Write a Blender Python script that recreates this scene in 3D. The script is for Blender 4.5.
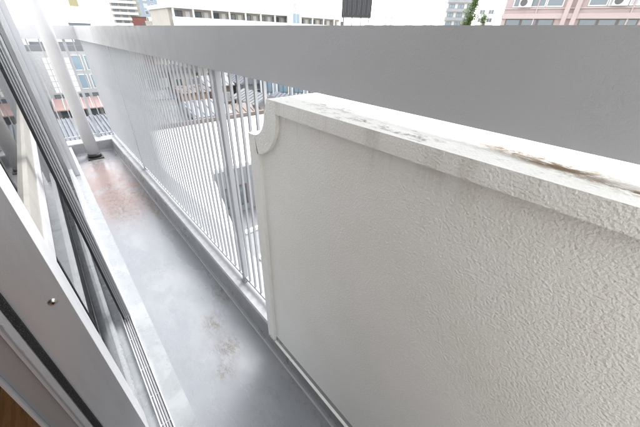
import bpy, bmesh, math, random
from mathutils import Vector, Matrix
random.seed(7)
for o in list(bpy.data.objects): bpy.data.objects.remove(o)
scene = bpy.context.scene
col = scene.collection
R = math.radians
EYE = 1.15                      # eye height above the balcony floor (floor top is z = 0)

# ------------------------------------------------------------------ camera
cam = bpy.data.cameras.new('camera'); cam.lens = 16.425; cam.sensor_width = 36; cam.sensor_fit = 'HORIZONTAL'
cam.clip_start = 0.01; cam.clip_end = 3000
camo = bpy.data.objects.new('camera', cam); col.objects.link(camo)
pitch, yaw, roll = R(31.44), R(42.16), R(1.73)
Fv = Vector((math.sin(yaw)*math.cos(pitch), math.cos(yaw)*math.cos(pitch), -math.sin(pitch)))
R0 = Vector((math.cos(yaw), -math.sin(yaw), 0)); U0 = R0.cross(Fv)
Rv = math.cos(roll)*R0 + math.sin(roll)*U0; Uv = -math.sin(roll)*R0 + math.cos(roll)*U0
m = Matrix((Rv, Uv, -Fv)).transposed().to_4x4(); m.translation = (0, 0, EYE)
camo.matrix_world = m
scene.camera = camo

# ------------------------------------------------------------------ sky, sun, exposure
SUN_EL, SUN_AZ = 44, 64         # azimuth measured from +Y towards +X
w = bpy.data.worlds.new('World'); scene.world = w; w.use_nodes = True
nt = w.node_tree; nt.nodes.clear()
sky = nt.nodes.new('ShaderNodeTexSky'); sky.sky_type = 'NISHITA'; sky.sun_disc = False
sky.sun_elevation = R(SUN_EL); sky.sun_rotation = R(SUN_AZ)
sky.air_density = 1.0; sky.dust_density = 1.5; sky.ozone_density = 1.0
hs = nt.nodes.new('ShaderNodeHueSaturation'); hs.inputs['Saturation'].default_value = 0.12
bg = nt.nodes.new('ShaderNodeBackground'); bg.inputs['Strength'].default_value = 0.15
out = nt.nodes.new('ShaderNodeOutputWorld')
nt.links.new(sky.outputs[0], hs.inputs['Color']); nt.links.new(hs.outputs[0], bg.inputs[0]); nt.links.new(bg.outputs[0], out.inputs[0])
sl = bpy.data.lights.new('sun', 'SUN'); sl.energy = 1.2; sl.angle = R(32); sl.color = (1, .98, .955)
so = bpy.data.objects.new('sun', sl); col.objects.link(so)
sd = Vector((math.sin(R(SUN_AZ))*math.cos(R(SUN_EL)), math.cos(R(SUN_AZ))*math.cos(R(SUN_EL)), math.sin(R(SUN_EL))))
so.rotation_euler = (-sd).to_track_quat('-Z', 'Y').to_euler(); so.location = (5, 5, 20)
scene.view_settings.view_transform = 'Standard'; scene.view_settings.look = 'None'
scene.view_settings.gamma = 1; scene.view_settings.use_curve_mapping = False
scene.view_settings.exposure = 2.3
scene.render.engine = 'CYCLES'
try:
    scene.cycles.max_bounces = 8; scene.cycles.diffuse_bounces = 4; scene.cycles.glossy_bounces = 4; scene.cycles.transparent_max_bounces = 16
except Exception: pass

# ------------------------------------------------------------------ helpers: meshes and objects
class MB:
    def __init__(s): s.bm = bmesh.new()
    def box(s, x0, x1, y0, y1, z0, z1):
        v = [s.bm.verts.new(p) for p in ((x0,y0,z0),(x1,y0,z0),(x1,y1,z0),(x0,y1,z0),(x0,y0,z1),(x1,y0,z1),(x1,y1,z1),(x0,y1,z1))]
        for f in ((0,3,2,1),(4,5,6,7),(0,1,5,4),(1,2,6,5),(2,3,7,6),(3,0,4,7)): s.bm.faces.new([v[i] for i in f])
        return s
    def prism(s, pts, a, b, axis='z'):
        def P(u, v, t): return {'z': (u,v,t), 'x': (t,u,v), 'y': (u,t,v)}[axis]
        lo = [s.bm.verts.new(P(u,v,a)) for u,v in pts]; hi = [s.bm.verts.new(P(u,v,b)) for u,v in pts]
        n = len(pts)
        s.bm.faces.new(lo[::-1]); s.bm.faces.new(hi)
        for i in range(n): s.bm.faces.new((lo[i], lo[(i+1)%n], hi[(i+1)%n], hi[i]))
        return s
    def tube(s, p, q, r0, r1=None, n=16, cap=True):
        r1 = r0 if r1 is None else r1
        p, q = Vector(p), Vector(q); d = (q-p).normalized()
        a = d.orthogonal().normalized(); b = d.cross(a)
        A = []; B = []
        for i in range(n):
            t = 2*math.pi*i/n; e = a*math.cos(t)+b*math.sin(t)
            A.append(s.bm.verts.new(p+e*r0)); B.append(s.bm.verts.new(q+e*r1))
        for i in range(n):
            f = s.bm.faces.new((A[i],A[(i+1)%n],B[(i+1)%n],B[i])); f.smooth = True
        if cap: s.bm.faces.new(A[::-1]); s.bm.faces.new(B)
        return s
    def bevel(s, w, seg=2, angle=25):
        es = [e for e in s.bm.edges if len(e.link_faces) == 2 and e.calc_face_angle(0) > R(angle)]
        bmesh.ops.bevel(s.bm, geom=es, offset=w, segments=seg, affect='EDGES', profile=.5, clamp_overlap=True)
        return s
    def mesh(s, name):
        bmesh.ops.recalc_face_normals(s.bm, faces=s.bm.faces)
        me = bpy.data.meshes.new(name); s.bm.to_mesh(me); s.bm.free(); return me
    def build(s, name, mat, parent=None):
        me = s.mesh(name); me.materials.append(mat); return link(name, me, parent)
def link(name, me, parent=None, loc=None):
    o = bpy.data.objects.new(name, me); col.objects.link(o)
    if parent: o.parent = parent
    if loc: o.location = loc
    return o
def tag(o, label, cat, group=None):
    o['label'] = label; o['category'] = cat
    if group: o['group'] = group
    return o
def thing(name, label, cat, loc=(0,0,0), rotz=0, group=None):
    o = bpy.data.objects.new(name, None); col.objects.link(o)
    o.empty_display_size = .1; o.location = loc; o.rotation_euler = (0,0,rotz)
    return tag(o, label, cat, group)
def struct(o, label=None):
    o['kind'] = 'structure'
    if label: o['label'] = label
    return o
def stuff(o, label=None):
    o['kind'] = 'stuff'
    if label: o['label'] = label
    return o

# ------------------------------------------------------------------ helpers: materials
class Mat:
    def __init__(s, name, color=(.5,.5,.5), rough=.6, metal=0, spec=.5):
        s.m = bpy.data.materials.new(name); s.m.use_nodes = True; s.t = s.m.node_tree
        s.b = s.t.nodes['Principled BSDF']; s.out = s.t.nodes['Material Output']
        s.b.inputs['Base Color'].default_value = (*color, 1); s.b.inputs['Roughness'].default_value = rough
        s.b.inputs['Metallic'].default_value = metal; s.b.inputs['Specular IOR Level'].default_value = spec
        s.col = None; s._co = None; s.h = None; s.base = color
    def N(s, typ, **k):
        n = s.t.nodes.new(typ)
        for a, v in k.items():
            if a in n.inputs: n.inputs[a].default_value = v
            else: setattr(n, a, v)
        return n
    def L(s, a, b): s.t.links.new(a, b)
    def co(s):
        if not s._co: s._co = s.N('ShaderNodeTexCoord').outputs['Object']
        return s._co
    def noise(s, scale, detail=4, rough=.55, stretch=(1,1,1), off=(0,0,0), dist=0):
        mp = s.N('ShaderNodeMapping'); mp.inputs['Scale'].default_value = stretch; mp.inputs['Location'].default_value = off
        s.L(s.co(), mp.inputs['Vector'])
        n = s.N('ShaderNodeTexNoise'); n.inputs['Scale'].default_value = scale; n.inputs['Detail'].default_value = detail
        n.inputs['Roughness'].default_value = rough; n.inputs['Distortion'].default_value = dist
        s.L(mp.outputs[0], n.inputs['Vector']); return n.outputs['Fac']
    def ramp(s, fac, a, b, va=0., vb=1.):
        n = s.N('ShaderNodeMapRange'); n.interpolation_type = 'SMOOTHSTEP'
        n.inputs['From Min'].default_value = a; n.inputs['From Max'].default_value = b
        n.inputs['To Min'].default_value = va; n.inputs['To Max'].default_value = vb
        s.L(fac, n.inputs['Value']); return n.outputs[0]
    def math(s, op, a, b=None):
        n = s.N('ShaderNodeMath'); n.operation = op
        for i, v in enumerate((a, b)):
            if v is None: continue
            if isinstance(v, (int, float)): n.inputs[i].default_value = v
            else: s.L(v, n.inputs[i])
        return n.outputs[0]
    def ellipse(s, c, r, soft=.6):
        """mask that is 1 in the middle of an ellipse and 0 outside it (object coordinates)"""
        v = s.N('ShaderNodeVectorMath'); v.operation = 'SUBTRACT'; s.L(s.co(), v.inputs[0]); v.inputs[1].default_value = c
        d = s.N('ShaderNodeVectorMath'); d.operation = 'DIVIDE'; s.L(v.outputs[0], d.inputs[0]); d.inputs[1].default_value = r
        l = s.N('ShaderNodeVectorMath'); l.operation = 'LENGTH'; s.L(d.outputs[0], l.inputs[0])
        return s.ramp(l.outputs['Value'], 1-soft, 1, 1, 0)
    def mix(s, fac, color, mode='MIX'):
        n = s.N('ShaderNodeMix'); n.data_type = 'RGBA'; n.blend_type = mode
        s.L(fac, n.inputs['Factor'])
        if s.col is None: n.inputs['A'].default_value = (*s.base, 1)
        else: s.L(s.col, n.inputs['A'])
        A = [i for i in n.inputs if i.name == 'A' and i.type == 'RGBA'][0]; B = [i for i in n.inputs if i.name == 'B' and i.type == 'RGBA'][0]
        if s.col is None: A.default_value = (*s.base, 1)
        else: s.L(s.col, A)
        B.default_value = (*color, 1)
        s.col = [o for o in n.outputs if o.type == 'RGBA'][0]
        s.L(s.col, s.b.inputs['Base Color']); return s
    def rough(s, v): s.L(v, s.b.inputs['Roughness']); return s
    def bump(s, h, strength=.3, dist=.002):
        n = s.N('ShaderNodeBump'); n.inputs['Strength'].default_value = strength; n.inputs['Distance'].default_value = dist
        s.L(h, n.inputs['Height'])
        if s.h: s.L(s.h, n.inputs['Normal'])
        s.h = n.outputs[0]; s.L(s.h, s.b.inputs['Normal']); return s
def simple(name, color, rough=.6, var=.12, scale=6, bump=0, bscale=60, metal=0, dirt=None, spec=.5):
    M = Mat(name, color, rough, metal, spec)
    M.mix(M.ramp(M.noise(scale, 5), .35, .7), tuple(max(0, c*(1-var)) for c in color))
    if dirt: M.mix(M.ramp(M.noise(scale*.45, 6, .65), .55, .75, 0, .6), dirt)
    if bump: M.bump(M.noise(bscale, 3), .5, bump)
    return M.m

# painted steel rail: satin grey paint, orange peel, faint runs and marks
M = Mat('grey_rail_paint', (.475,.485,.505), .3)
M.mix(M.ramp(M.noise(7, 6, .6, (1,.35,1)), .35, .75), (.455,.465,.485))
M.mix(M.ramp(M.noise(240, 2), .72, .8, 0, .25), (.62,.62,.62))
M.rough(M.ramp(M.noise(16, 4), .3, .7, .3, .46))
M.bump(M.noise(330, 2), .5, .0009); M.bump(M.noise(30, 3, .6, (1,.5,1)), .08, .004)
M.mix(M.ramp(M.noise(55, 3, .6), .73, .77, 0, .7), (.62,.62,.62))
rail_mat = M.m
M = Mat('white_baluster_paint', (.40,.41,.43), .4)
M.mix(M.ramp(M.noise(30, 5, .6, (1,1,.2)), .5, .75), (.34,.35,.37))
M.bump(M.noise(500, 2), .2, .0004)
bar_mat = M.m

# sprayed stucco of the parapet: small rounded blobs, off-white
def stucco(name, top=False):
    M = Mat(name, (.865,.868,.845), .42, spec=.5)
    M.mix(M.ramp(M.noise(5, 4, .6), .4, .75), (.835,.836,.80))
    M.mix(M.ramp(M.noise(2.2, 5, .6), .5, .7, 0, .6), (.805,.80,.75))
    if top:
        M.b.inputs['Roughness'].default_value = .85; M.b.inputs['Specular IOR Level'].default_value = .15
        st_ = M.noise(52, 8, .76, (1,.55,1), dist=.3)
        M.mix(M.ramp(st_, .56, .68, 0, .5), (.30,.29,.26))
        for c, r, th, cc in (((-.012,1.055,1.02),(.026,.095,.05),.33,(.17,.105,.055)), ((.008,1.09,1.02),(.035,.15,.05),.42,(.20,.135,.08)), ((-.03,.99,1.02),(.02,.10,.05),.43,(.19,.125,.07)), ((0,1.45,1.02),(.03,.13,.05),.44,(.22,.20,.16)), ((-.04,1.3,1.02),(.03,.25,.05),.48,(.28,.265,.24))):
            M.mix(M.math('MULTIPLY', M.ellipse(c, r, .9), M.ramp(st_, th, th+.16)), cc)
    else:
        M.mix(M.ramp(M.noise(75, 2), .76, .8, 0, .5), (.4,.36,.28))
        sz_ = M.N('ShaderNodeSeparateXYZ'); M.L(M.co(), sz_.inputs[0])
        M.mix(M.math('MULTIPLY', M.ramp(sz_.outputs['Z'], .078, .10, 1, 0), M.ramp(M.noise(60, 5, .7), .42, .58)), (.42,.33,.17))
        M.mix(M.math('MULTIPLY', M.ramp(sz_.outputs['Z'], .90, 1.02, 0, .5), M.ramp(M.noise(26, 5, .65, (1,1,.12)), .52, .7)), (.62,.60,.54))
    vo = M.N('ShaderNodeTexVoronoi'); vo.inputs['Scale'].default_value = 230
    dn = M.N('ShaderNodeTexNoise'); dn.inputs['Scale'].default_value = 90; dn.inputs['Detail'].default_value = 1; M.L(M.co(), dn.inputs['Vector'])
    va = M.N('ShaderNodeVectorMath'); va.operation = 'MULTIPLY_ADD'; M.L(dn.outputs['Color'], va.inputs[0]); va.inputs[1].default_value = (.008,.008,.008); M.L(M.co(), va.inputs[2])
    M.L(va.outputs[0], vo.inputs['Vector'])
    M.bump(M.ramp(vo.outputs['Distance'], .0, .9, 1, 0), .22, .0014); M.bump(M.noise(250, 2, .5), .85, .0021); M.bump(M.noise(22, 3), .15, .002)
    return M.m
stucco_mat = stucco('white_spray_stucco'); stucco_top = stucco('weathered_stucco_coping', True)

# urethane coated balcony floor: grey, chalky water marks, brown and pinkish dirt where puddles dry
M = Mat('grey_urethane_floor', (.21,.222,.243), .26)
M.mix(M.ramp(M.noise(3.2, 4, .6, dist=.6), .42, .66, 0, .6), (.225,.232,.246))
w1 = M.noise(7, 5, .6, (1,.32,1), dist=.15)
M.mix(M.ramp(w1, .48, .7, 0, .5), (.275,.285,.30))
M.mix(M.ramp(w1, .34, .46, .35, 0), (.185,.193,.207))
fine = M.noise(48, 8, .8, (1,.5,1))
med = M.noise(10, 6, .7, (1,.55,1), (5,3,0), .15)
grit = M.ramp(M.noise(190, 3, .7), .46, .60)
pink = M.math('MULTIPLY', M.ellipse((.17,2.86,0), (.42,1.0,1), .75), M.ramp(med, .28, .52))
M.mix(M.math('MULTIPLY', pink, .85), (.20,.132,.118))
brn = M.math('MULTIPLY', M.ellipse((.22,2.62,0), (.26,.66,1), .8), M.ramp(fine, .47, .60))
M.mix(M.math('MULTIPLY', brn, .8), (.095,.055,.04))
for c, r in (((.19,.86,0),(.16,.22,1)), ((.15,1.3,0),(.16,.5,1)), ((.26,.62,0),(.07,.3,1)), ((.12,1.9,0),(.1,.5,1))):
    k = M.math('MULTIPLY', M.ellipse(c, r, .9), M.ramp(med, .42, .62))
    M.mix(M.math('MULTIPLY', k, .5), (.29,.302,.32))
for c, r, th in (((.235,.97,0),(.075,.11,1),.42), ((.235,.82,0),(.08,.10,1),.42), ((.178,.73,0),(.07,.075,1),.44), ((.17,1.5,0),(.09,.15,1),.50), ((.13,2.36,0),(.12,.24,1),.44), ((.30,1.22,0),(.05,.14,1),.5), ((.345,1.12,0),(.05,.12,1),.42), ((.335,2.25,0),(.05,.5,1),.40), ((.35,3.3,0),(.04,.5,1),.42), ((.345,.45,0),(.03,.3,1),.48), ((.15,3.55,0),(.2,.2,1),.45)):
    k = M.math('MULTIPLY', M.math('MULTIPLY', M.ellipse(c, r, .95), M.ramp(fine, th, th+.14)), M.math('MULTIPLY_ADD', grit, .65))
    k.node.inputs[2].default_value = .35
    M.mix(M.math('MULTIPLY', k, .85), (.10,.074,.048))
M.mix(M.ramp(M.noise(160, 1), .74, .79, 0, .6), (.12,.10,.08))
M.rough(M.ramp(w1, .3, .7, .2, .44))
M.bump(M.noise(170, 2), .3, .0009); M.bump(M.noise(7, 2), .2, .006)
floor_mat = M.m
M = Mat('grey_kerb_coating', (.25,.256,.27), .34)
M.mix(M.ramp(M.noise(8, 7, .65, (1,.5,1)), .45, .65, 0, .6), (.32,.33,.345))
M.mix(M.ramp(M.noise(20, 8, .7), .58, .72, 0, .5), (.17,.17,.18))
M.rough(M.ramp(M.noise(11, 5), .3, .7, .25, .5)); M.bump(M.noise(120, 4), .5, .0012); M.bump(M.noise(16, 3), .25, .005)
kerb_mat = M.m

# aluminium of the doors and the chalky sill
def alu(name, c, r=.42, metal=.55):
    M = Mat(name, c, r, metal)
    M.mix(M.ramp(M.noise(18, 6, .6, (1,1,.15)), .4, .75), tuple(x*.86 for x in c))
    M.mix(M.ramp(M.noise(55, 6, .7), .62, .78, 0, .35), tuple(min(.9, x*1.3) for x in c))
    M.mix(M.ramp(M.noise(420, 3, .7), .55, .75, 0, .25), tuple(x*.6 for x in c)); M.bump(M.noise(500, 3), .4, .0005); return M.m
alu_mat = alu('silver_aluminium', (.60,.61,.63)); alu_dark = alu('dull_aluminium', (.36,.36,.37), .5, .4)
alu_pale = alu('pale_aluminium', (.52,.53,.55), .45, .15)
M = Mat('water_marked_sill', (.27,.285,.30), .3, .1)
M.mix(M.ramp(M.noise(10, 6, .6, (1,.45,1), dist=.9), .49, .56, 0, .5), (.34,.355,.37))
M.mix(M.ramp(M.noise(24, 6, .65, (1,.6,1), (4,2,0), .8), .56, .66, 0, .5), (.23,.243,.26))
M.mix(M.ramp(M.noise(60, 4), .7, .78, 0, .5), (.25,.23,.21))
M.rough(M.ramp(M.noise(10, 4, .6), .3, .7, .2, .42)); M.bump(M.noise(40, 4), .3, .0012)
sill_mat = M.m
rubber = simple('black_rubber', (.012,.012,.013), .55, bump=.0006, bscale=300)
M = Mat('black_pile_brush', (.02,.02,.02), .9); M.mix(M.ramp(M.noise(500, 4, .7), .5, .65), (.13,.13,.13)); M.bump(M.noise(600, 4), 1, .004); brush_mat = M.m
steel = Mat('screw_steel', (.62,.6,.57), .28, 1).m
groove_mat = simple('dirty_track_groove', (.20,.20,.205), .6, dirt=(.2,.17,.13), scale=40)
pvc = simple('white_pvc', (.50,.505,.52), .38, .05, 8, dirt=(.47,.47,.47))
def glass(name, tint=(.93,.96,.95), ior=1.5):
    m = bpy.data.materials.new(name); m.use_nodes = True; t = m.node_tree; t.nodes.clear()
    o = t.nodes.new('ShaderNodeOutputMaterial'); mx = t.nodes.new('ShaderNodeMixShader'); fr = t.nodes.new('ShaderNodeFresnel'); fr.inputs[0].default_value = ior
    a = t.nodes.new('ShaderNodeBsdfTransparent'); a.inputs[0].default_value = (*tint, 1)
    b = t.nodes.new('ShaderNodeBsdfGlossy'); b.inputs['Roughness'].default_value = .015
    t.links.new(fr.outputs[0], mx.inputs[0]); t.links.new(a.outputs[0], mx.inputs[1]); t.links.new(b.outputs[0], mx.inputs[2]); t.links.new(mx.outputs[0], o.inputs[0])
    return m
glass_mat = glass('clear_door_glass', ior=1.75)
mm = bpy.data.materials.new('fine_screen_mesh'); mm.use_nodes = True; t_ = mm.node_tree; t_.nodes.clear()
o_ = t_.nodes.new('ShaderNodeOutputMaterial'); x_ = t_.nodes.new('ShaderNodeMixShader'); x_.inputs[0].default_value = .07
a_ = t_.nodes.new('ShaderNodeBsdfTransparent'); b_ = t_.nodes.new('ShaderNodeBsdfDiffuse'); b_.inputs[0].default_value = (.25,.25,.25,1)
t_.links.new(a_.outputs[0], x_.inputs[1]); t_.links.new(b_.outputs[0], x_.inputs[2]); t_.links.new(x_.outputs[0], o_.inputs[0]); mesh_mat = mm
M = Mat('oak_plank', (.46,.22,.095), .42)
M.mix(M.ramp(M.noise(9, 7, .6, (6,.7,1), dist=.8), .4, .65), (.33,.15,.06)); M.mix(M.ramp(M.noise(60, 4, .6, (5,.4,1)), .5, .7, 0, .5), (.40,.25,.14))
wood = M.m
M = Mat('dark_oak_plank', (.34,.14,.06), .42)
M.mix(M.ramp(M.noise(9, 7, .6, (6,.7,1), dist=.8), .4, .65), (.24,.095,.04)); wood_dark = M.m
plaster = simple('white_wallpaper', (.72,.71,.68), .8, .05)
facade = simple('cream_facade_paint', (.78,.77,.74), .7, .08, 3, .002, 90)
concrete = simple('painted_soffit', (.68,.68,.66), .8, .08, 3)

# ================================================================== own building and the balcony
FY = 3.88          # far kerb
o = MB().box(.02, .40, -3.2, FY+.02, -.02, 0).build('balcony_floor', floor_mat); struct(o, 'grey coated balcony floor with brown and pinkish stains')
# upstand kerb around the floor: profile with a coved foot, side run and return run
def kerb_profile(s):       # (offset outwards from the inner foot, height)
    return [(0-.012,0.001),(-.004,.006),(0,.016),(.008,.108),(.014,.114),(.19,.110),(.19,-.15),(-.012,-.15)]
def kerb_mesh():
    mb = MB(); bm = mb.bm
    X0 = .376; prof = kerb_profile(0); rows = []
    # path: side run along +Y, mitred corner, return run along -X
    for (px, py, nx, ny) in ((X0, -3.2, 1, 0), (X0, .9, 1, 0), (X0, 2.4, 1, 0), (X0, FY, 1, 1), (.15, FY, 0, 1), (-.35, FY, 0, 1)):
        rows.append([bm.verts.new((px+nx*d, py+ny*d, z)) for d, z in prof])
    for a, b in zip(rows, rows[1:]):
        for i in range(len(prof)):
            j = (i+1) % len(prof); bm.faces.new((a[i], a[j], b[j], b[i]))
    bm.faces.new(rows[0]); bm.faces.new(rows[-1][::-1])
    return mb.bevel(.004, 2, 30)
o = kerb_mesh().build('kerb', kerb_mat); struct(o, 'low coated upstand kerb around the balcony floor')
# thin bead of sealant at the foot of the kerb
o = MB().tube((.3668, -3.0, .0035), (.3668, FY-.01, .0035), .0028, n=8).build('sealant_bead', simple('pale_sealant', (.40,.41,.42), .5), None); struct(o)
# building body below, slab above, facade left and right of the door opening
o = MB().box(-9, .555, -9, FY+.185, -11, -.152).build('building_body', facade); struct(o)
o = MB().box(-9, -.02, -9, FY+.18, 2.62, 2.75).bevel(.01).build('roof_parapet', concrete); struct(o)
o = MB().box(-.20, -.025, 3.09, FY+.18, -.15, 2.62).build('facade_wall', facade); struct(o)
o = MB().box(-.20, -.025, -9, -.381, -.15, 2.62).build('facade_wall', facade); struct(o)  # unseen wall, brought close to the doorway to bounce light onto the parapet
o = MB().box(-.199, -.026, -.381, 3.09, 2.2, 2.62).build('facade_wall', facade); struct(o)
# room behind the doors
o = MB().box(-5, -.33, -3.5, 4.2, -.1, .098).build('floor_base', simple('floor_screed', (.3,.25,.2), .8)); struct(o)
room_floor = o
pm = [MB().box(-.053, .053, -.6, .6, 0, .012).bevel(.0015, 1).mesh('plank') for _ in range(2)]
pm[0].materials.append(wood); pm[1].materials.append(wood_dark)
for i in range(14):
    x = -.33-.054-i*.108
    for j in range(-2, 3):
        link('plank', pm[(i*3+j*2+i//2) % 2 if (i+j) % 3 else 0], room_floor, (x, j*1.203+.15+(i*.43) % 1.1, .0985))
o = MB().box(-5.1, -5, -3.5, 4.2, .1, 2.6).build('room_wall', plaster); struct(o)
o = MB().box(-5, -.2, 4.2, 4.3, .1, 2.6).build('room_wall', plaster); struct(o)
o = MB().box(-5, -.2, -3.6, -3.5, .1, 2.6).build('room_wall', plaster); struct(o)
o = MB().box(-5, -.201, -3.5, 4.2, 2.5, 2.6).build('room_ceiling', plaster); struct(o)

# ------------------------------------------------------------------ door frame with sill and tracks
fr = thing('door_frame', 'pale aluminium door frame with water-marked sill and dark sliding track along the balcony', 'door frame')
SZ = .10
o = MB().box(-.34, .0225, -3.2, 2.86, -.02, SZ).bevel(.004).build('sill', sill_mat, fr); o['label'] = 'pale water-marked sill beside the balcony floor'
o = MB().box(-.09, .0215, 2.863, FY+.02, -.02, SZ-.002).bevel(.003).build('sill', sill_mat, fr)
MB().box(-.066, -.037, -.299, 2.85, SZ-.0005, SZ+.0012).build('track_groove', groove_mat, fr)
for x, ww, hh in ((-.0672,.0035,.012), (-.0590,.005,.006), (-.0520,.004,.008), (-.0445,.005,.006), (-.0368,.0035,.012)):
    MB().box(x-ww/2, x+ww/2, -.299, 2.99, SZ+.001, SZ+hh).bevel(.0007, 1).build('track_rail', alu_mat if hh > .01 else alu_dark, fr)
for y in (.44,.63,.74,.86,1.02):
    MB().box(-.066, -.037, y-.0015, y+.0015, SZ+.0012, SZ+.004).build('track_clip', alu_pale, fr)
for x in (-.128, -.142):
    MB().box(x-.0015, x+.0015, -.299, 2.9, SZ+.0005, SZ+.014).bevel(.0005, 1).build('track_rail', alu_mat, fr)
jm = MB().box(-.088, .0, 3.0, 3.09, SZ, 2.2).bevel(.003).build('jamb', alu_pale, fr)
MB().box(-.096, -.0885, 2.985, 3.08, SZ+.01, 2.19).build('gasket', rubber, jm)
MB().box(-.205, -.097, 3.0, 3.0895, SZ, 2.2).bevel(.003).build('jamb', alu_mat, fr)
MB().box(-.205, -.03, -.38, -.30, SZ, 2.2).bevel(.003).build('jamb', alu_mat, fr)  # unseen near jamb, placed to narrow the doorway for more bounce light
MB().box(-.2, -.001, -.30, 3.0, 2.12, 2.199).bevel(.003).build('head', alu_mat, fr)

# ------------------------------------------------------------------ sliding doors
# outer sash (in the track)
t = thing('screen_door', 'insect screen door standing in the outer track, black seal down its near edge', 'screen door', (-.065,1.13,SZ))
def lb(mb_args, name, mat, par, bev=.0015):
    o = MB().box(*mb_args).bevel(bev, 1).build(name, mat, par); return o
bx = lambda x0,x1,y0,y1,z0,z1: (x0+.065,x1+.065,y0-1.13,y1-1.13,z0-SZ,z1-SZ)
ZT = 2.115
st = lb(bx(-.0635,-.0365,1.136,1.168,.125,ZT), 'stile', alu_mat, t)
for x0, x1, m_, y0 in ((-.0645,-.0580,rubber,1.128), (-.0565,-.0550,alu_pale,1.130), (-.0540,-.0525,groove_mat,1.131), (-.0512,-.0495,alu_pale,1.128), (-.0482,-.0466,groove_mat,1.131), (-.0455,-.0436,alu_pale,1.128), (-.0425,-.0408,alu_dark,1.131), (-.0395,-.0355,alu_pale,1.128)):
    lb(bx(x0,x1,y0,1.1365,.118,ZT), 'gasket' if m_ is rubber else 'edge_fin', m_, st, .0003)
lb(bx(-.063,-.037,2.93,2.985,.125,ZT), 'stile', alu_mat, t)
lb(bx(-.062,-.038,1.168,2.93,.118,.185), 'bottom_rail', alu_mat, t)
lb(bx(-.062,-.038,1.168,2.93,2.05,ZT), 'top_rail', alu_mat, t)
lb(bx(-.0505,-.0495,1.164,2.935,.18,2.055), 'screen_mesh', mesh_mat, t, .0002)
# inner sash: wide grey end face with a screw, brush seal, mid rail
AY = .602
t = thing('sliding_door', 'inner glass sliding door with wide grey edge, screw and black brush seal, nearest the camera', 'sliding door', (-.13,AY,SZ))
bx = lambda x0,x1,y0,y1,z0,z1: (x0+.13,x1+.13,y0-AY,y1-AY,z0-SZ,z1-SZ)
st = lb(bx(-.164,-.095,AY,.695,.118,ZT), 'stile', alu_mat, t, .002)
lb(bx(-.1745,-.1645,AY-.006,AY+.02,.118,ZT), 'brush_seal', brush_mat, t, .002)
sc = MB()
prof = [(0,.0042),(.003,.0042),(.0058,.003),(.0078,.0)]
zs = .715
def screw(mb):
    n = 20; rings = []
    for r, d in prof[1:]:
        rings.append([mb.bm.verts.new((-.116+.13+r*math.cos(2*math.pi*i/n), -d, zs-SZ+r*math.sin(2*math.pi*i/n))) for i in range(n)])
    for a, b in zip(rings, rings[1:]):
        for i in range(n): mb.bm.faces.new((a[i],a[(i+1)%n],b[(i+1)%n],b[i])).smooth = True
    mb.bm.faces.new(rings[0]); return mb
s_ = screw(sc).build('screw', steel, st)
sx = -.116+.13
MB().box(sx-.0029, sx+.0029, -.0047, -.0041, zs-SZ-.0008, zs-SZ+.0008).box(sx-.0008, sx+.0008, -.0046, -.0040, zs-SZ-.0029, zs-SZ+.0029).build('screw_slot', rubber, st)
lb(bx(-.162,-.097,2.90,2.965,.118,ZT), 'stile', alu_mat, t)
lb(bx(-.158,-.0965,.695,2.90,.118,.155), 'bottom_rail', sill_mat, t)
lb(bx(-.158,-.0965,.695,2.90,2.04,ZT), 'top_rail', alu_mat, t)
mr = lb(bx(-.155,-.0955,.695,2.90,.737,.776), 'mid_rail', alu_mat, t)
lb(bx(-.150,-.099,.695,2.90,.7765,.835), 'mid_rail_flange', alu('tan_grey_aluminium', (.34,.325,.30), .4, .4), mr)
lb(bx(-.1135,-.1085,.69,2.905,.165,.74), 'glass_pane', glass_mat, t, .0003)
lb(bx(-.1135,-.1085,.69,2.905,.83,2.045), 'glass_pane', glass_mat, t, .0003)
# room-side secondary sash
t = thing('inner_window_sash', 'dull grey secondary sash on the room side, against the wooden floor', 'window sash', (-.2,AY,SZ))
bx = lambda x0,x1,y0,y1,z0,z1: (x0+.2,x1+.2,y0-AY,y1-AY,z0-SZ,z1-SZ)
st = lb(bx(-.193,-.1755,AY-.010,AY+.04,.105,ZT), 'edge_channel', alu_pale, t, .003)
lb(bx(-.1872,-.1848,AY-.0125,AY-.010,.105,ZT), 'edge_fin', alu_dark, st, .0005)
for k in range(9):
    z = .50+k*.07; lb(bx(-.1835,-.1815,AY-.0118,AY-.0099,z,z+.008), 'edge_clip', pvc, st, .0003)
lb(bx(-.229,-.1955,AY-.003,AY+.07,.105,ZT), 'stile', alu_dark, t)
lb(bx(-.235,-.2295,AY-.012,AY+.07,.105,ZT), 'stile_lip', alu_pale, t)
lb(bx(-.226,-.198,AY+.07,2.9,.105,.16), 'bottom_rail', alu_dark, t)
lb(bx(-.214,-.209,AY+.06,2.9,.155,2.05), 'glass_pane', glass_mat, t, .0003)
o = lb(bx(-.2055,-.1965,AY-.010,AY-.0032,.86,.93), 'latch', rubber, t, .001)

# ------------------------------------------------------------------ parapet wall with notched corner and raised border
def outline(yl, ye, zt, zb, yt, zs_, rc, rr, n=10):
    """YZ outline: bottom-left, up the left edge, step, concave quarter, short rise, top edge to the near end"""
    pts = [(ye, zb), (yl, zb), (yl, zs_)]
    cy, cz = rc
    for i in range(n+1):
        a = -math.pi/2 - (math.pi/2)*i/n        # from below the centre round to its near side
        pts.append((cy+rr*math.cos(a), cz+rr*math.sin(a)))
    pts += [(yt, zt), (ye, zt)]
    return pts
YE = -2.6; RC = (.684, .988)
outer = outline(.706, YE, 1.0235, .078, .604, .924, RC, .064)
outer[2] = (.706, .9235)
inner = outline(.664, YE, .995, .079, .571, .8745, (.684,.988), .1135)
inner = [(YE,.079),(.664,.079)] + [p for p in inner[2:]]
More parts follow.
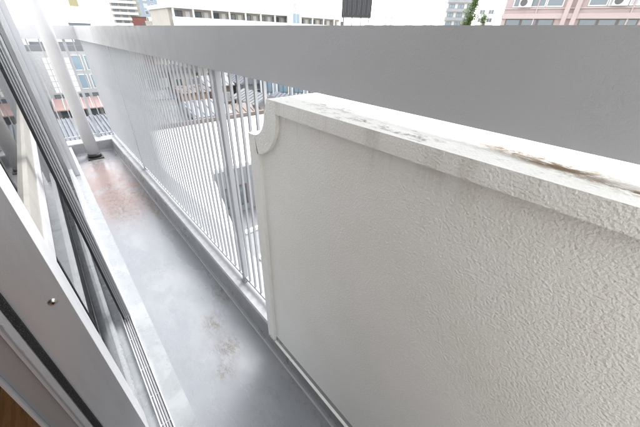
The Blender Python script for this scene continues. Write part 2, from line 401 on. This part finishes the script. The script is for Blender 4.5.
# clip inner arc so that it starts on the inner left edge
inner[2] = (.664, .8745); inner[3] = (.6625, .8762)
pw = thing('parapet_wall', 'white stucco parapet panel with a raised border and scooped upper corner', 'wall', (.44,-1,0))
def ringwall():
    mb = MB(); bm = mb.bm; n = len(outer); assert n == len(inner), (n, len(inner))
    XF, XR, XB = .372, .3845, .535
    V = lambda P, x: [bm.verts.new((x-.44, y+1, z)) for y, z in P]
    a = V(outer, XF); b = V(inner, XF); c = V(inner, XR); d = V(outer, XB)
    for i in range(n-1):
        for p, q in ((a,b), (b,c), (d,a)):
            try: bm.faces.new((p[i], p[i+1], q[i+1], q[i]))
            except ValueError: pass
    bm.faces.new(d); 
    return mb
mb = ringwall(); mb.bevel(.0025, 2, 28)
o = mb.build('wall_body', stucco_mat, pw); o.data.materials.append(stucco_top)
for p in o.data.polygons:
    if p.normal.z > .8: p.material_index = 1
o['label'] = 'raised border and weathered top of the stucco panel'
mb = MB(); mb.prism([(y+1,z) for y,z in ([(YE,.0785),(.668,.0785),(.668,.872)]+[(y+.003,z+.003) for y,z in inner[4:-2]]+[(.574,.998),(YE,.998)])], .3835-.44, .46-.44, 'x')
mb.build('recessed_panel', stucco_mat, pw)

# ------------------------------------------------------------------ railing
rl = thing('balcony_railing', 'pale grey steel railing with deep box top rail and thin vertical bars', 'railing', (.46,2,.11))
def rb(x0,x1,y0,y1,z0,z1): return (x0-.46,x1-.46,y0-2,y1-2,z0-.11,z1-.11)
RY = 4.06      # inner face of the return run
def mitre_rail():
    mb = MB(); bm = mb.bm
    prof = [(.0,1.0505),(.0,1.1645),(.06,1.1645),(.06,1.0505)]
    rows = []
    for px, py, nx, ny in ((.41,-3.2,1,0),(.41,-1.5,1,0),(.41,RY,1,1),(-.4,RY,0,1)):
        rows.append([bm.verts.new((px+nx*d-.46, py+ny*d-2, z-.11)) for d, z in prof])
    for a, b in zip(rows, rows[1:]):
        for i in range(4): bm.faces.new((a[i],a[(i+1)%4],b[(i+1)%4],b[i]))
    bm.faces.new(rows[0]); bm.faces.new(rows[-1][::-1]); return mb.bevel(.008, 4, 30)
tr = mitre_rail().build('top_rail', rail_mat, rl)
for y in (3.05,): lb(rb(.4096,.4125,y-.0004,y+.0004,1.058,1.157), 'rail_joint', simple('rail_joint_filler', (.46,.47,.485), .4), tr, .0003)
BX, BY = .443, RY+.030
lb(rb(BX-.006,BX+.006,.70,BY+.006,.130,.141), 'bottom_rail', bar_mat, rl)
lb(rb(-.4,BX-.0065,BY-.006,BY+.006,.130,.141), 'bottom_rail', bar_mat, rl)
posts = [1.018, 2.765, BY]
for y in posts:
    p = lb(rb(BX-.0095,BX+.0095,y-.0115,y+.0115,.105,1.052), 'post', bar_mat, rl, .002)
    lb(rb(BX-.016,BX+.016,y-.018,y+.018,.1085,.117), 'foot_plate', alu_dark, p, .002)
for x in (.30, -.25):
    p = lb(rb(x-.0115,x+.0115,BY-.0095,BY+.0095,.105,1.052), 'post', bar_mat, rl, .002)
    lb(rb(x-.016,x+.016,BY-.016,BY+.016,.1085,.117), 'foot_plate', alu_dark, p, .002)
me = MB().box(-.0040,.0040,-.0040,.0040,0,.912).bevel(.0012, 1).mesh('baluster'); me.materials.append(bar_mat)
ys = []
for a, b, n in ((.725, 1.018, 6), (1.018, 2.765, 36), (2.765, BY, 27)):
    ys += [a+(b-a)*k/n for k in range(0 if a < .8 else 1, n)]
for y in ys: link('baluster', me, rl, (BX-.46, y-2, .0305))
for a, b, n in ((-.4, -.25, 2), (-.25, .30, 6), (.30, BX, 2)):
    for k in range(1, n): link('baluster', me, rl, (a+(b-a)*k/n-.46, BY-2, .0305))

# ------------------------------------------------------------------ downpipe near the far kerb
t = thing('downpipe', 'white plastic downpipe standing on a black collar by the far kerb', 'downpipe', (.176,3.70,0))
MB().tube((0,0,.045), (0,0,2.75), .0535, n=32).build('pipe', pvc, t)
c_ = MB().tube((0,0,.008), (0,0,.05), .060, .056, n=32).build('collar', rubber, t)
MB().box(-.068,.068,-.07,.07,.0015,.012).bevel(.003).build('drain_grate', simple('cast_iron_drain', (.05,.048,.045), .6, dirt=(.12,.09,.07)), t)
lb((-.004,.004,-.075,.0,1.4,1.42), 'bracket', alu_mat, t)
# laundry bracket hanging from the soffit outside
t = thing('laundry_bracket', 'beige bracket end poking into the top of the view against the sky', 'bracket', (.40,3.42,1.275))
b_ = MB().prism([(-.028,.018),(.030,.018),(.030,.060),(-.028,.090)], -.02, .02, 'y')
b_.build('hook_end', simple('beige_painted_steel', (.42,.38,.22), .5), t)
MB().tube((0,0,.075), (.0,.0,1.25), .012, n=12).box(-.5,.012,-.012,.012,1.25,1.274).build('hanger_arm', pvc, t)

# ================================================================== the town beyond
G = -11.0
asph = simple('grey_asphalt', (.10,.10,.105), .85, .2, .4)
o = MB().box(-1500, 1500, -1500, 1500, G-1, G).build('ground', simple('town_ground', (.22,.215,.205), .9, .2, .08)); struct(o)
white_wall = simple('white_wall_paint', (.78,.775,.755), .7, .05, .8)
cream_wall = simple('cream_wall_paint', (.48,.45,.40), .7, .08, .8, dirt=(.38,.35,.31))
grey_wall = simple('grey_tile_wall', (.20,.215,.23), .6, .1, .8)
pale_grey = simple('pale_grey_wall', (.36,.37,.38), .7, .08, .8)
blue_wall = simple('blue_grey_wall', (.30,.35,.41), .6, .08, .8)
tan_wall = simple('tan_wall', (.40,.27,.17), .75, .1, .8)
brick_red = simple('red_brown_wall', (.20,.075,.06), .7, .15, .8)
brown_metal = simple('brown_coping', (.12,.095,.08), .6, .15, 2)
dark_wall = simple('black_louvre_paint', (.035,.036,.04), .5, .1, 2)
pink_wall = simple('pink_tile_wall', (.44,.355,.345), .65, .07, 1.2)
pink_trim = simple('pink_trim', (.47,.385,.37), .65, .07, 1.2)
white_roof = simple('white_roof_membrane', (.80,.80,.79), .7, .05, .5, dirt=(.70,.69,.67))
grey_roof = simple('grey_roof_membrane', (.18,.19,.20), .7, .12, .6)
frame_w = simple('window_frame_white', (.72,.72,.72), .4, .03)
frame_d = simple('window_frame_dark', (.10,.09,.085), .4, .05)
pane_m = Mat('window_pane', (.10,.13,.15), .08, 0, .8).m
pane_b = Mat('blue_window_pane', (.20,.28,.34), .1, 0, .8).m
curtain = Mat('curtained_pane', (.45,.46,.46), .15, 0, .6).m
ac_m = simple('white_ac_casing', (.72,.72,.70), .5, .05, 4)
tile_m = simple('blue_grey_roof_tile', (.16,.175,.20), .6, .15, 1.5)

_cache = {}
def window_mesh(wd, ht, fm, pm_):
    k = (round(wd,2), round(ht,2), fm.name, pm_.name)
    if k not in _cache:
        f = .06; mb = MB()
        mb.box(-wd/2,wd/2,-.06,0,-ht/2,-ht/2+f).box(-wd/2,wd/2,-.06,0,ht/2-f,ht/2)
        mb.box(-wd/2,-wd/2+f,-.06,0,-ht/2+f,ht/2-f).box(wd/2-f,wd/2,-.06,0,-ht/2+f,ht/2-f)
        if wd > 1: mb.box(-.03,.03,-.05,0,-ht/2+f,ht/2-f)
        a = mb.mesh('window'); a.materials.append(fm)
        b = MB().box(-wd/2+f*.6,wd/2-f*.6,-.025,.0,-ht/2+f*.6,ht/2-f*.6).mesh('pane'); b.materials.append(pm_)
        _cache[k] = (a, b)
    return _cache[k]
def window(par, x, z, wd, ht, y=-.005, fm=None, pm_=None, rot=0):
    a, b = window_mesh(wd, ht, fm or frame_w, pm_ or random.choice((pane_m, pane_m, curtain)))
    o_ = link('window', a, par, (x, y, z)); o_.rotation_euler = (0,0,rot)
    link('pane', b, o_); return o_
def bldg(name, label, cat, loc, az, wd, dp, ht, wall, roof=None, group=None, parapet=.5):
    """front face on local y = 0 looking along -y; az turns it to face the camera"""
    t_ = thing(name, label, cat, loc, R(-az), group)
    MB().box(-wd/2,wd/2,0,dp,0,ht).build('wall', wall, t_)
    r_ = roof or wall
    mb_ = MB()
    if parapet:
        th = .18
        mb_.box(-wd/2-.03,wd/2+.03,-.03,th,ht,ht+parapet).box(-wd/2-.03,wd/2+.03,dp-th,dp+.03,ht,ht+parapet)
        mb_.box(-wd/2-.03,-wd/2+th,th,dp-th,ht,ht+parapet).box(wd/2-th,wd/2+.03,th,dp-th,ht,ht+parapet)
    else: mb_.box(-wd/2-.05,wd/2+.05,-.05,dp+.05,ht,ht+.15)
    mb_.build('parapet' if parapet else 'roof_slab', r_, t_)
    return t_
def polar(az, d): return (d*math.sin(R(az)), d*math.cos(R(az)))
def part(t_, name, mat, *args, bev=0):
    mb_ = MB().box(*args)
    if bev: mb_.bevel(bev, 1)
    return mb_.build(name, mat, t_)
def ac_unit(par, x, y, z):
    o_ = part(par, 'air_conditioner', ac_m, x-.4, x+.4, y-.3, y, z, z+.56, bev=.02)
    MB().tube((x-.12,y-.302,z+.28),(x-.12,y-.315,z+.28),.22,n=20).build('fan_grille', frame_d, o_); return o_

# near neighbour with the big white flat roof (stepped plan) ------------------------------------
t = thing('flat_roofed_building', 'near white building with a wide flat roof and brown far coping, seen through the bars', 'building', (7,14,G))
ZR = -3.85-G
poly = [(1.3,4.6),(2.25,4.6),(4.13,11.42),(13.6,11.30),(13.6,19.0),(2.6,19.0),(1.3,12)]
MB().prism([(x-7,y-14) for x,y in poly], 0, ZR).build('wall', white_wall, t)
MB().prism([(x-7,y-14) for x,y in poly], ZR+.002, ZR+.05).build('roof_membrane', white_roof, t)
cp = part(t, 'coping', brown_metal, 2.6-7, 13.6-7, 18.85-14, 19.05-14, ZR+.05, ZR+.30, bev=.02)
for k in range(6): part(t, 'coping_joint', frame_d, 3.4+k*1.9-7, 3.43+k*1.9-7, 18.845-14, 18.85-14, ZR+.06, ZR+.29)
for k in range(5): window(t, 5.0+k*1.7-7, ZR-1.35, 1.1, 1.0, 11.215-14, frame_d, pane_m)
for k in range(5): window(t, 5.0+k*1.7-7, ZR-4.2, 1.1, 1.0, 11.215-14, frame_d, pane_m)
part(t, 'cladding', grey_wall, 4.16-7, 13.58-7, 11.22-14, 11.295-14, 2, ZR-.04)
part(t, 'roof_hatch', white_wall, 9.5-7, 11-7, 15-14, 16.2-14, ZR+.05, ZR+.5, bev=.03)

# lower grey annex in the notch, with windows and machines on its roof ---------------------------
t = thing('grey_annex', 'low grey annex in the notch of the white roof, machines on top', 'building', (6.2,9,G))
za = -6.1-G
MB().prism([(2.35-6.2,4.0-9),(11-6.2,4.0-9),(11-6.2,11.2-9),(4.05-6.2,11.2-9),(2.45-6.2,5.3-9)], 0, za).build('wall', grey_wall, t)
MB().prism([(2.36-6.2,4.01-9),(10.99-6.2,4.01-9),(10.99-6.2,11.19-9),(4.06-6.2,11.19-9),(2.46-6.2,5.3-9)], za+.002, za+.05).build('roof_membrane', grey_roof, t)
for x, y in ((4.6,10.6),(5.3,8.9),(4.7,8.1),(5.9,9.9),(6.6,8.5),(4.3,6.8),(5.4,6.9)):
    o = part(t, 'roof_vent', frame_d if (x*10) % 2 < 1 else tan_wall, x-6.2-.14, x-6.2+.14, y-9-.1, y-9+.1, za+.05, za+.3, bev=.02)
part(t, 'roof_kerb', white_wall, 4.0-6.2, 8-6.2, 7.6-9, 7.75-9, za+.05, za+.22)
part(t, 'roof_kerb', white_wall, 4.4-6.2, 9-6.2, 9.4-9, 9.52-9, za+.05, za+.2)

# houses and small blocks behind the white roof ----------------------------------------------------
def house(label, x, y, wd, dp, ht, wall, roof, rise=1.4, az=0, axis='x', wins=3, name='house', grp='houses in rows beyond the brown coping'):
    t_ = thing(name, label, 'house', (x,y,G), R(-az), grp)
    MB().box(-wd/2,wd/2,0,dp,0,ht).build('wall', wall, t_)
    e = .45
    if axis == 'x': MB().prism([(-e,ht),(dp+e,ht),(dp+e,ht+.12),(dp/2,ht+rise),(-e,ht+.12)], -wd/2-e, wd/2+e, 'x').build('roof', roof, t_)
    else: MB().prism([(-wd/2-e,ht),(wd/2+e,ht),(wd/2+e,ht+.12),(0,ht+rise),(-wd/2-e,ht+.12)], -e, dp+e, 'y').build('roof', roof, t_)
    n_ = int(wd/.55) if axis == 'x' else int(dp/.55)
    for k in range(n_):
        if axis == 'x':
            u = -wd/2-.3+k*(wd+.6)/n_
            MB().prism([(-e,ht+.122),(dp/2,ht+rise+.002),(dp/2,ht+rise+.05),(-e,ht+.17)], u, u+.09, 'x').build('roof_rib', roof, t_)
        else:
            u = -.3+k*(dp+.6)/n_
            MB().prism([(-wd/2-e,ht+.122),(0,ht+rise+.002),(wd/2+e,ht+.122),(wd/2+e,ht+.17),(0,ht+rise+.05),(-wd/2-e,ht+.17)], u, u+.09, 'y').build('roof_rib', roof, t_)
    for k in range(wins):
        for zz in (ht-1.3, ht-4.1): window(t_, -wd/2+wd*(k+.5)/wins, zz, min(1.6, wd/wins*.65), 1.15)
    return t_
brown_roof = simple('brown_roof_tile', (.10,.075,.065), .6, .2, 1.5)
ORD = ('leftmost','second','third','fourth','fifth','sixth','seventh')
WALLS = (('white', white_wall), ('grey', pale_grey), ('tan', tan_wall), ('cream', cream_wall), ('dark grey', grey_wall), ('dull brown', simple('dull_brown_wall', (.20,.16,.13), .8)))
ROOFS = (('slate', tile_m), ('brown', brown_roof), ('grey', grey_roof))
hr = random.Random(21)
for row, (yy, x0, step, n, hb) in (('front', (26.5, 7.2, 3.3, 5, 5.0)), ('middle', (37, 9.6, 3.7, 6, 5.9)), ('back', (48, 12.2, 4.3, 6, 6.9))):
    for k in range(n):
        wn, wm = WALLS[(k*5+len(row)+k//2) % 6]; rn, rm = ROOFS[(k+len(row)) % 3]
        if row == 'middle' and k == 1: wn, wm = WALLS[2]
        hx = x0+k*step+hr.uniform(-.3,.3); hh = hb+hr.uniform(-.6,.9)
        h_ = house(f'{wn} house with {rn} roof, {ORD[k]} of the {row} row beyond the brown coping', hx, yy+hr.uniform(-1,1.5), step*.78, 4.5, hh, wm, rm, hr.uniform(.6,1.3), axis=hr.choice('xy'), wins=2)
        ac_unit(h_, hr.uniform(-.8,.8), -.02, hh-2.9)
        if k % 2: part(h_, 'balcony', brown_metal, -step*.36, step*.36, -.9, 0, hh-2.9, hh-2.0)
        part(h_, 'antenna_mast', frame_d, -.03, .03, 2.2, 2.26, hh+.6, hh+2.6)
t = bldg('store_shed', 'low white flat-roofed shed directly behind the brown coping', 'building', (10.2,20.4,G), 0, 9.5, 4.2, 5.2, white_wall, white_roof, None, .3)
for k in range(4): ac_unit(t, -3.5+k*2.1, 2.2, 5.2)
t = bldg('blue_block', 'pale blue block with ribbed cladding just above the scooped parapet corner', 'building', (24.5,33.5,G), 36, 8, 6, 8.1, blue_wall, white_wall)
for k in range(16): part(t, 'cladding_rib', white_wall, -3.9+k*.5, -3.75+k*.5, -.08, 0, .5, 8.0)
for k in range(4): window(t, -3+k*2, 6.2, 1.2, 1.3, -.09, frame_d, pane_b)
# parked cars on the lot behind the white roof
def car(label, x, y, rz, paint):
    t_ = thing('parked_car', label, 'car', (x,y,G+.0), rz, 'cars parked behind the white roof')
    MB().prism([(-2.1,.3),(2.1,.3),(2.12,.75),(1.9,.92),(1.0,1.0),(.45,1.45),(-1.2,1.48),(-1.95,1.0),(-2.12,.8)], -.82, .82, 'y').bevel(.05).build('body', paint, t_)
    MB().prism([(.88,1.02),(.42,1.40),(-1.15,1.43),(-1.75,1.02)], -.83, .83, 'y').build('window_band', pane_m, t_)
    for sx_ in (-1.3, 1.3):
        for sy_ in (-.72, .72):
            w_ = MB().tube((sx_,sy_-.1,.32),(sx_,sy_+.1,.32),.32,n=18).build('wheel', rubber, t_)
    return t_
car('dark car parked between the shed and the house rows', 8.4, 25.2, R(4), simple('dark_car_paint', (.03,.035,.05), .2))
car('white car parked between the shed and the house rows', 13.3, 25.1, R(2), simple('white_car_paint', (.6,.6,.6), .2))
# view through the far bars: tile roof, pink awning, grey block with blue windows -------------------
t = thing('tile_roofed_house', 'low house with blue-grey ribbed roof below the pink awning', 'house', (1.6,24,G))
MB().box(-2.2,2.4,0,11.5,0,3.6).build('wall', pale_grey, t)
MB().prism([(-.4,3.55),(12,4.75),(12,4.95),(-.4,3.75)], -2.5, 2.7, 'x').build('roof', tile_m, t)
for k in range(18):
    MB().prism([(-.42,3.76),(12.02,4.96),(12.02,5.04),(-.42,3.84)], -2.45+k*.3, -2.38+k*.3, 'x').build('roof_rib', tile_m, t)
t = bldg('corner_block', 'grey tiled block with blue windows above a pink shop awning, framed by the far bars', 'building', (2.9,40,G), 4, 6.4, 9, 10.2, simple('mid_grey_tile_wall', (.40,.41,.42), .6), grey_roof)
for r_ in range(6):
    for c in range(4): part(t, 'facade_panel', white_wall, -2.05+c*.52, -1.60+c*.52, -.03, 0, 6.6+r_*.52, 7.05+r_*.52)
for z in (9.2, 7.5):
    for x in (.5, 1.5, 2.5): window(t, x, z, .8, 1.35, -.005, frame_w, pane_b)
for x in (-1.9,-.9,.1,1.1,2.1): window(t, x, 6.15, .8, .55, -.005, frame_d, pane_m)
aw = MB().prism([(-1.5,5.15),(0,6.0),(0,6.08),(-1.5,5.25)], -2.7, 2.9, 'x').build('awning', simple('pink_awning_cloth', (.42,.29,.275), .8, .08, 3), t)
for k in range(8): MB().prism([(-1.51,5.245),(-.01,6.085),(-.01,6.12),(-1.51,5.28)], -2.6+k*.75, -2.54+k*.75, 'x').build('awning_rib', frame_w, aw)
for x in (-1.9,-.7,.5,1.7): window(t, x, 4.6, .9, .8, -.005, frame_d, pane_m)
t = bldg('white_block', 'plain white block left of the downpipe beyond the far bars', 'building', (-4.4,34,G), 0, 8.6, 9, 10.6, white_wall, white_roof)
for x in (-2,0,2): window(t, x, 8.6, 1.2, 1.1)
x_, y_ = polar(6.6, 75)
t = bldg('roof_pavilion', 'tiny grey roof peeping over the corner of the rail', 'building', (x_,y_,G), 6.6, 3.2, 5, 12.7, grey_wall, grey_roof, None, 0)

# tall flats left of the long gallery block ---------------------------------------------------------
x_, y_ = polar(13.2, 118)
t = bldg('tall_flats', 'tall off-white flats with stacked balconies at the left above the rail', 'building', (x_,y_,G), 24, 10.5, 10, 24, cream_wall, white_wall)
for f in range(9):
    z = 12.2+f*1.35*1.0
    part(t, 'balcony', white_wall, -4.9, 1.8, -1.2, 0, z-.55, z+.08)
    for c in range(3): window(t, -4+c*2.1, z+.5, 1.3, .85, -.005, frame_d, pane_m)
    window(t, 3.4, z+.35, .9, .8, -.005, frame_w, pane_m)
x_, y_ = polar(13.95, 84)
t = bldg('red_brown_block', 'small dark red-brown box with a black roof slab in front of the tall flats', 'building', (x_,y_,G), 14, 2.7, 4, 14.3, brick_red, dark_wall, None, 0)
part(t, 'door', frame_d, .3, .9, -.03, 0, 12.3, 13.4)
x_, y_ = polar(15.6, 105)
t = bldg('blue_tower', 'blue-grey tower just right of the tall flats', 'building', (x_,y_,G), 15.6, 4.4, 8, 24, blue_wall, blue_wall)
for f in range(7): window(t, -.8, 13+f*1.5, .9, .9); window(t, .9, 13+f*1.5, .9, .9)
for az, d, wd, h_, lab in ((15.6, 74, 2.5, 13.3, 'narrow cream block right of the red-brown box'), (17.3, 70, 2.3, 14.2, 'cream block with antenna frame against the long gallery block')):
    x_, y_ = polar(az, d)
    t = bldg('cream_block', lab, 'building', (x_,y_,G), az, wd, 5, h_, cream_wall, cream_wall, None, .25)
    for c in range(3): window(t, -wd/2+wd*(c+.5)/3, h_-.8, .45, .8, -.005, frame_w, pane_m)
    part(t, 'roof_frame', frame_w, -.6, .6, .3, .4, h_, h_+.9)

# long gallery-access block, parallel to the far end of the balcony ---------------------------------
YL = 50
t = thing('gallery_block', 'long white gallery-access block stretching above the rail', 'building', (33,YL,G))
ztop = 3.15+1.15-G; gz = ztop-1.75
MB().box(-16.3,17.4,1.5,10,0,ztop-.5).build('wall', cream_wall, t)
part(t, 'roof_slab', white_wall, -16.6, 17.6, -.3, 10.2, ztop-.498, ztop, bev=.03)
part(t, 'gallery_parapet', white_wall, -16.3, 17.4, -.1, .1, gz-1.2, gz+.25)
part(t, 'gallery_floor', pale_grey, -16.3, 17.4, .1, 1.5, gz-1.2, gz-1.05)
part(t, 'gallery_parapet', white_wall, -16.3, 17.4, -.1, .1, gz-4.0, gz-2.7)
for k in range(13):
    part(t, 'column', white_wall, -16.2+k*2.78, -15.98+k*2.78, -.08, .14, gz+.25, ztop-.5)
    window(t, -15+k*2.78, gz+.65, 1.3, .8, 1.49, frame_d, pane_m)
    part(t, 'door', frame_w, -13.9+k*2.78, -13.3+k*2.78, 1.44, 1.5, gz-1.0, gz+1.0)
st = part(t, 'stair_tower', white_wall, 3.0, 5.0, -1.4, -.1, 0, ztop+.25)
window(t, 4.0, ztop-.85, 1.5, 1.5, -1.405, frame_w, pane_b)
part(t, 'awning_wall', white_wall, -13.5, -1, -4, -3.8, 0, gz-.05)
x_, y_ = polar(33, 62)
# rooftop machines beyond
x_, y_ = polar(37.2, 75)
t = thing('water_tank', 'small round water tank on a stalk above the long gallery block', 'water tank', (x_,y_,ztop+G-1))
MB().tube((0,0,0),(0,0,2.6),.08,n=10).build('stalk', frame_d, t); MB().tube((0,0,2.4),(0,0,3.3),.45,.38,n=20).build('tank', pale_grey, t)

# black louvred box on a white roof ------------------------------------------------------------------
x_, y_ = polar(48, 44)
t = bldg('white_roofed_hall', 'white hall carrying the black louvred box on its roof', 'building', (x_,y_,G), 48, 13, 9, 12.9, white_wall, white_roof, None, .3)
for k in range(5): window(t, -5+k*2.5, 11.2, 1.3, 1.0)
t = thing('louvred_box', 'black ribbed rooftop box cut by the top of the view', 'rooftop box', (x_,y_+1.0,G+12.9), R(-48))
MB().box(-1.85,1.85,0,2.4,1.25,5.8).build('casing', dark_wall, t)
rib_m = simple('grey_louvre_paint', (.085,.088,.095), .5, .2, 3)
for k in range(19): part(t, 'louvre', rib_m if k % 3 else dark_wall, -1.84+k*.2, -1.76+k*.2, -.07, 0, 1.3+.2*((k*7) % 3), 5.75)
for x in (-1.6, -.5, .6, 1.6): part(t, 'leg', frame_d, x-.06, x+.06, .1, .22, 0, 1.25)
part(t, 'cable_box', pane_b, 1.1, 2.3, -.5, -.1, .01, .5)
# pale distant blocks
for az, d, wd, top, lab in ((52.3, 150, 5, 9, 'pale distant tower left of the white flats with ivy'), (58.5, 170, 6, 7.2, 'pale low distant block near the middle of the skyline'), (55.5, 160, 4, 6.4, 'smallest pale distant block on the skyline')):
    x_, y_ = polar(az, d)
    t = bldg('distant_block', lab, 'building', (x_,y_,G), az, wd, 8, top+1.15-G, white_wall, white_wall)
    for f in range(3):
        for c in range(2): window(t, (c-.5)*wd*.45, top-G-1.0-f*2.6, 1.0, 1.1, -.005, frame_w, curtain)

# white flats with ivy-like tree ---------------------------------------------------------------------
x_, y_ = polar(62.7, 105)
t = bldg('balcony_flats', 'white flats with grey balcony bands beside the narrow green tree', 'building', (x_,y_,G), 50, 7.5, 8, 26, white_wall, white_wall)
for f in range(7):
    z = 12.6+f*2.0
    part(t, 'balcony', pale_grey, -3.7, 3.7, -1.1, 0, z-.1, z+.65)
    for c in range(3): window(t, -2.4+c*2.4, z+1.2, 1.6, .95, -.005, frame_d, pane_b)
x_, y_ = polar(66.4, 98)
t = bldg('slim_flats', 'slim pale flats between the narrow tree and the pink block', 'building', (x_,y_,G), 66, 4.2, 7, 18.5, white_wall, white_wall)
for f in range(4):
    for c in range(2): window(t, -1+c*2, 13+f*1.7, 1.2, .9, -.005, frame_w, pane_m)
leaf_a = simple('leaf_green', (.085,.15,.03), .6, .4, 3); bark = simple('bark', (.12,.09,.06), .9)
def tree(label, x, y, z0, hgt, rad, n, base=.15):
    t_ = thing('tree', label, 'tree', (x,y,z0))
    MB().tube((0,0,0),(.05,.02,hgt*.9),.18,.04,n=8).tube((0,0,hgt*.4),(rad*.6,.1,hgt*.7),.07,.02,n=6).tube((0,0,hgt*.5),(-rad*.6,.2,hgt*.8),.06,.02,n=6).build('trunk', bark, t_)
    mb_ = MB(); rr = random.Random(int(x*10))
    clumps = [(rr.uniform(-.55,.55)*rad, rr.uniform(-.55,.55)*rad, hgt*(base+(1-base)*rr.random()**.9), rad*rr.uniform(.3,.55)) for _ in range(26)]
    for i in range(n):
        cx, cy, cz, cr = clumps[i % 26]
        d = Vector((rr.gauss(0,1), rr.gauss(0,1), rr.gauss(0,1))).normalized()*cr*rr.random()**.4
        k = 1-.6*max(0, (cz/hgt-.6)/.4)
        p = Vector((cx*k+d.x, cy*k+d.y, cz+d.z)); s_ = rr.uniform(.08,.17)
        a = Vector((rr.gauss(0,1), rr.gauss(0,1), rr.gauss(0,1))).normalized(); b = a.orthogonal().normalized()
        mb_.bm.faces.new([mb_.bm.verts.new(p+v) for v in (a*s_, b*s_*.6, -a*s_, -b*s_*.6)])
    mb_.build('crown', leaf_a, t_); return t_
x_, y_ = polar(64.3, 88); tree('narrow green tree in front of the white balcony flats', x_, y_, G, 23, 2.0, 9000, .45)
x_, y_ = polar(66.2, 78); tree('small bushy tree just left of the pink block', x_, y_, G, 16.2, 1.5, 3600, .6)

# pink block ---------------------------------------------------------------------------------------------
D = 30.0; AZ = 76.2
x_, y_ = polar(AZ, D)
t = thing('pink_block', 'pink block with window rows and wall-hung air conditioners above the rail', 'building', (x_,y_,G), R(-AZ))
MB().box(-4.0,14,0,10,0,20).build('wall', pink_wall, t)
e0 = EYE-G      # eye height in this block's own heights
part(t, 'ledge', pink_trim, -4.05, 14, -.18, 0, e0+1.40, e0+1.72, bev=.02)
part(t, 'ledge', pink_trim, -4.05, 14, -.12, 0, e0+1.98, e0+2.06, bev=.02)
for x in (-.1, .45): part(t, 'pier', pink_trim, x-.14, x+.14, -.28, -.002, 0, 20, bev=.02)
for x0, n_, pm_ in ((-3.75, 3, pane_m), (.75, 3, pane_m), (4.4, 3, curtain), (8.2, 3, pane_m)):
    for k in range(n_): window(t, x0+.55+k*1.04, e0+.85, 1.0, 1.1, -.005, frame_d if pm_ is pane_m else frame_w, pm_)
for x0, n_, pm_ in ((-3.45, 3, pane_m), (1.0, 3, curtain), (5.2, 3, curtain), (8.8, 2, pane_m)):
    for k in range(n_): window(t, x0+.45+k*1.04, e0+2.85, 1.0, 1.5, -.005, frame_w, pm_ if k else pane_m)
ac_unit(t, -2.7, -.12, e0+2.08); ac_unit(t, 2.55, -.12, e0+2.08); ac_unit(t, -3.3, -.12, e0+4.6)
for x in (-1.9, 3.3, 6.4): part(t, 'drain_pipe', pink_trim, x-.04, x+.04, -.1, -.005, 0, 20)
